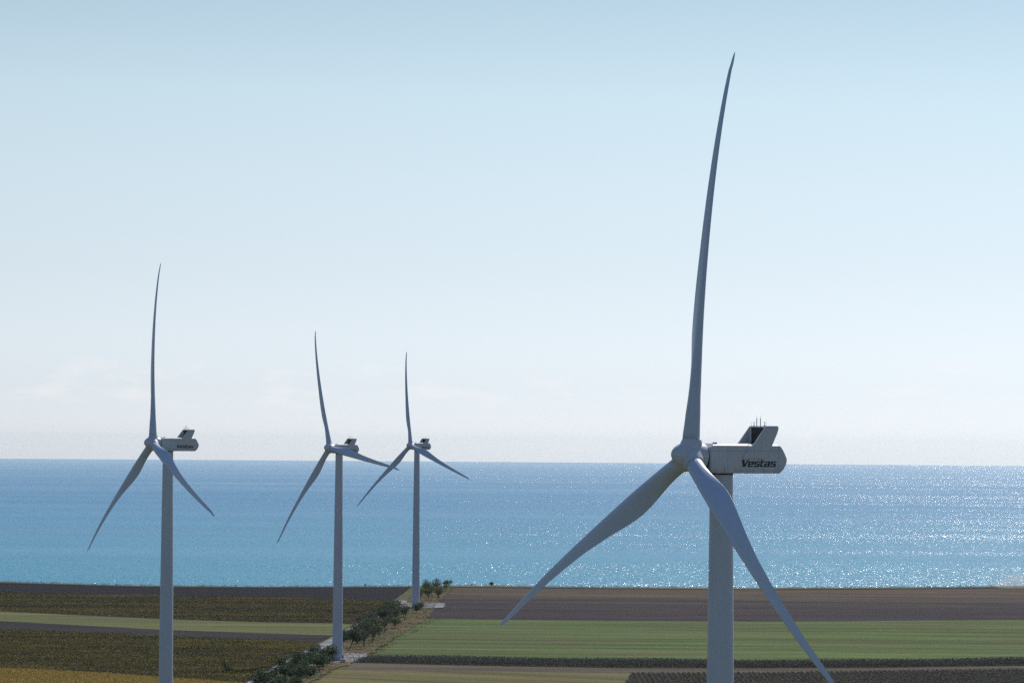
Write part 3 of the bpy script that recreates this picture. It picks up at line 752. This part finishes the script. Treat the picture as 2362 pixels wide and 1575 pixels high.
TURB = [  # hub position from the photo fit, yaw, rotor phase, label
 ((19.75, 383.1, -1.44), 26.4, 2.33, 'largest wind turbine nearest on the right, lower blade and tower cut by the bottom edge'),
 ((-87.4, 846.4, -1.0), 28.6, -7.8, 'second largest wind turbine, alone at far left with dark lettering on its nacelle'),
 ((-64.2, 1227.8, -2.7), 36.7, -20.5, 'wind turbine whose right blade crosses another rotor, gravel pad at its foot'),
 ((-47.0, 1620.6, -2.2), 43.6, -10.0, 'smallest and farthest wind turbine, standing at the sparse grove near the cliff')]
proto = make_turbine()
trees_ = [proto] + [copy_tree(proto) for _ in TURB[1:]]
for ti, (root, (hub, yaw, ph, lab)) in enumerate(zip(trees_, TURB)):
    y = R_(yaw)
    root.location = (hub[0] + OVER * math.cos(y), hub[1] + OVER * math.sin(y), CAM_H + hub[2] - HUB)
    root.rotation_euler = (0, 0, y); pose_rotor(root, R_(ph), R_(7.0) if ti == 0 else TILT, R_(1.4) if ti == 0 else R_(.15))
    tag(root, lab, 'wind turbine', 'white wind turbines of the wind farm')

# small pale box at the foot of the middle tower
bx, by = G(791, 1528.5)
bm = bmesh.new(); box(bm, 0, 0, .55, 1.9, 1.3, .9); box(bm, 0, 0, 1.06, 2.1, 1.5, .12); bmesh.ops.bevel(bm, geom=bm.edges[:], offset=.03, segments=1, affect='EDGES')
o = from_bm('utility_box', bm, M_conc); o.location = (bx, by, .35)
tag(o, 'small pale box at the right foot of the middle turbine tower', 'utility box')

# ------------------------------------------------------------------ dust and haze
def dust():
    x, y = G(2338, 1357)
    bm = bmesh.new(); bmesh.ops.create_icosphere(bm, subdivisions=4, radius=1)
    o = from_bm('dust_cloud', bm, None); o.location = (x, y, 3.2); o.scale = (13, 7, 7.5)
    m = bpy.data.materials.new('dust_in_air'); m.use_nodes = True; t = m.node_tree; t.nodes.clear()
    ou = N(t, 'ShaderNodeOutputMaterial'); v = N(t, 'ShaderNodeVolumePrincipled'); v.inputs['Color'].default_value = (.85, .8, .72, 1); v.inputs['Anisotropy'].default_value = .3
    tc = N(t, 'ShaderNodeTexCoord'); nz = N(t, 'ShaderNodeTexNoise'); nz.inputs['Scale'].default_value = 1.8; nz.inputs['Detail'].default_value = 4
    ln = N(t, 'ShaderNodeVectorMath', operation='LENGTH'); t.links.new(tc.outputs['Object'], ln.inputs[0]); t.links.new(tc.outputs['Object'], nz.inputs['Vector'])
    f = N(t, 'ShaderNodeMapRange'); f.inputs[1].default_value = 1.0; f.inputs[2].default_value = .2; t.links.new(ln.outputs['Value'], f.inputs[0])
    g = N(t, 'ShaderNodeMapRange'); g.inputs[1].default_value = .4; g.inputs[2].default_value = .7; t.links.new(nz.outputs[0], g.inputs[0])
    mm = N(t, 'ShaderNodeMath', operation='MULTIPLY'); t.links.new(f.outputs[0], mm.inputs[0]); t.links.new(g.outputs[0], mm.inputs[1])
    m2 = N(t, 'ShaderNodeMath', operation='MULTIPLY'); t.links.new(mm.outputs[0], m2.inputs[0]); m2.inputs[1].default_value = .2
    t.links.new(m2.outputs[0], v.inputs['Density']); t.links.new(v.outputs[0], ou.inputs['Volume'])
    o.data.materials.append(m)
    tag(o, 'faint plume of pale dust drifting over the cliff edge at far right', 'dust', kind='stuff')
dust()
def haze(density):
    bm = bmesh.new(); S = 48000
    box(bm, 0, S / 2 - 1500, -225, 2 * S, S + 3000, 2 * 360)
    o = from_bm('haze', bm, None)
    m = bpy.data.materials.new('pale_haze'); m.use_nodes = True; t = m.node_tree; t.nodes.clear()
    ou = N(t, 'ShaderNodeOutputMaterial'); v = N(t, 'ShaderNodeVolumePrincipled')
    v.inputs['Color'].default_value = (.88, .94, .97, 1); v.inputs['Density'].default_value = density; v.inputs['Anisotropy'].default_value = .6
    t.links.new(v.outputs[0], ou.inputs['Volume']); o.data.materials.append(m)
    tag(o, 'thin pale sea haze filling the air', 'haze', kind='stuff')
HAZE = 0.8e-5
if HAZE: haze(HAZE)
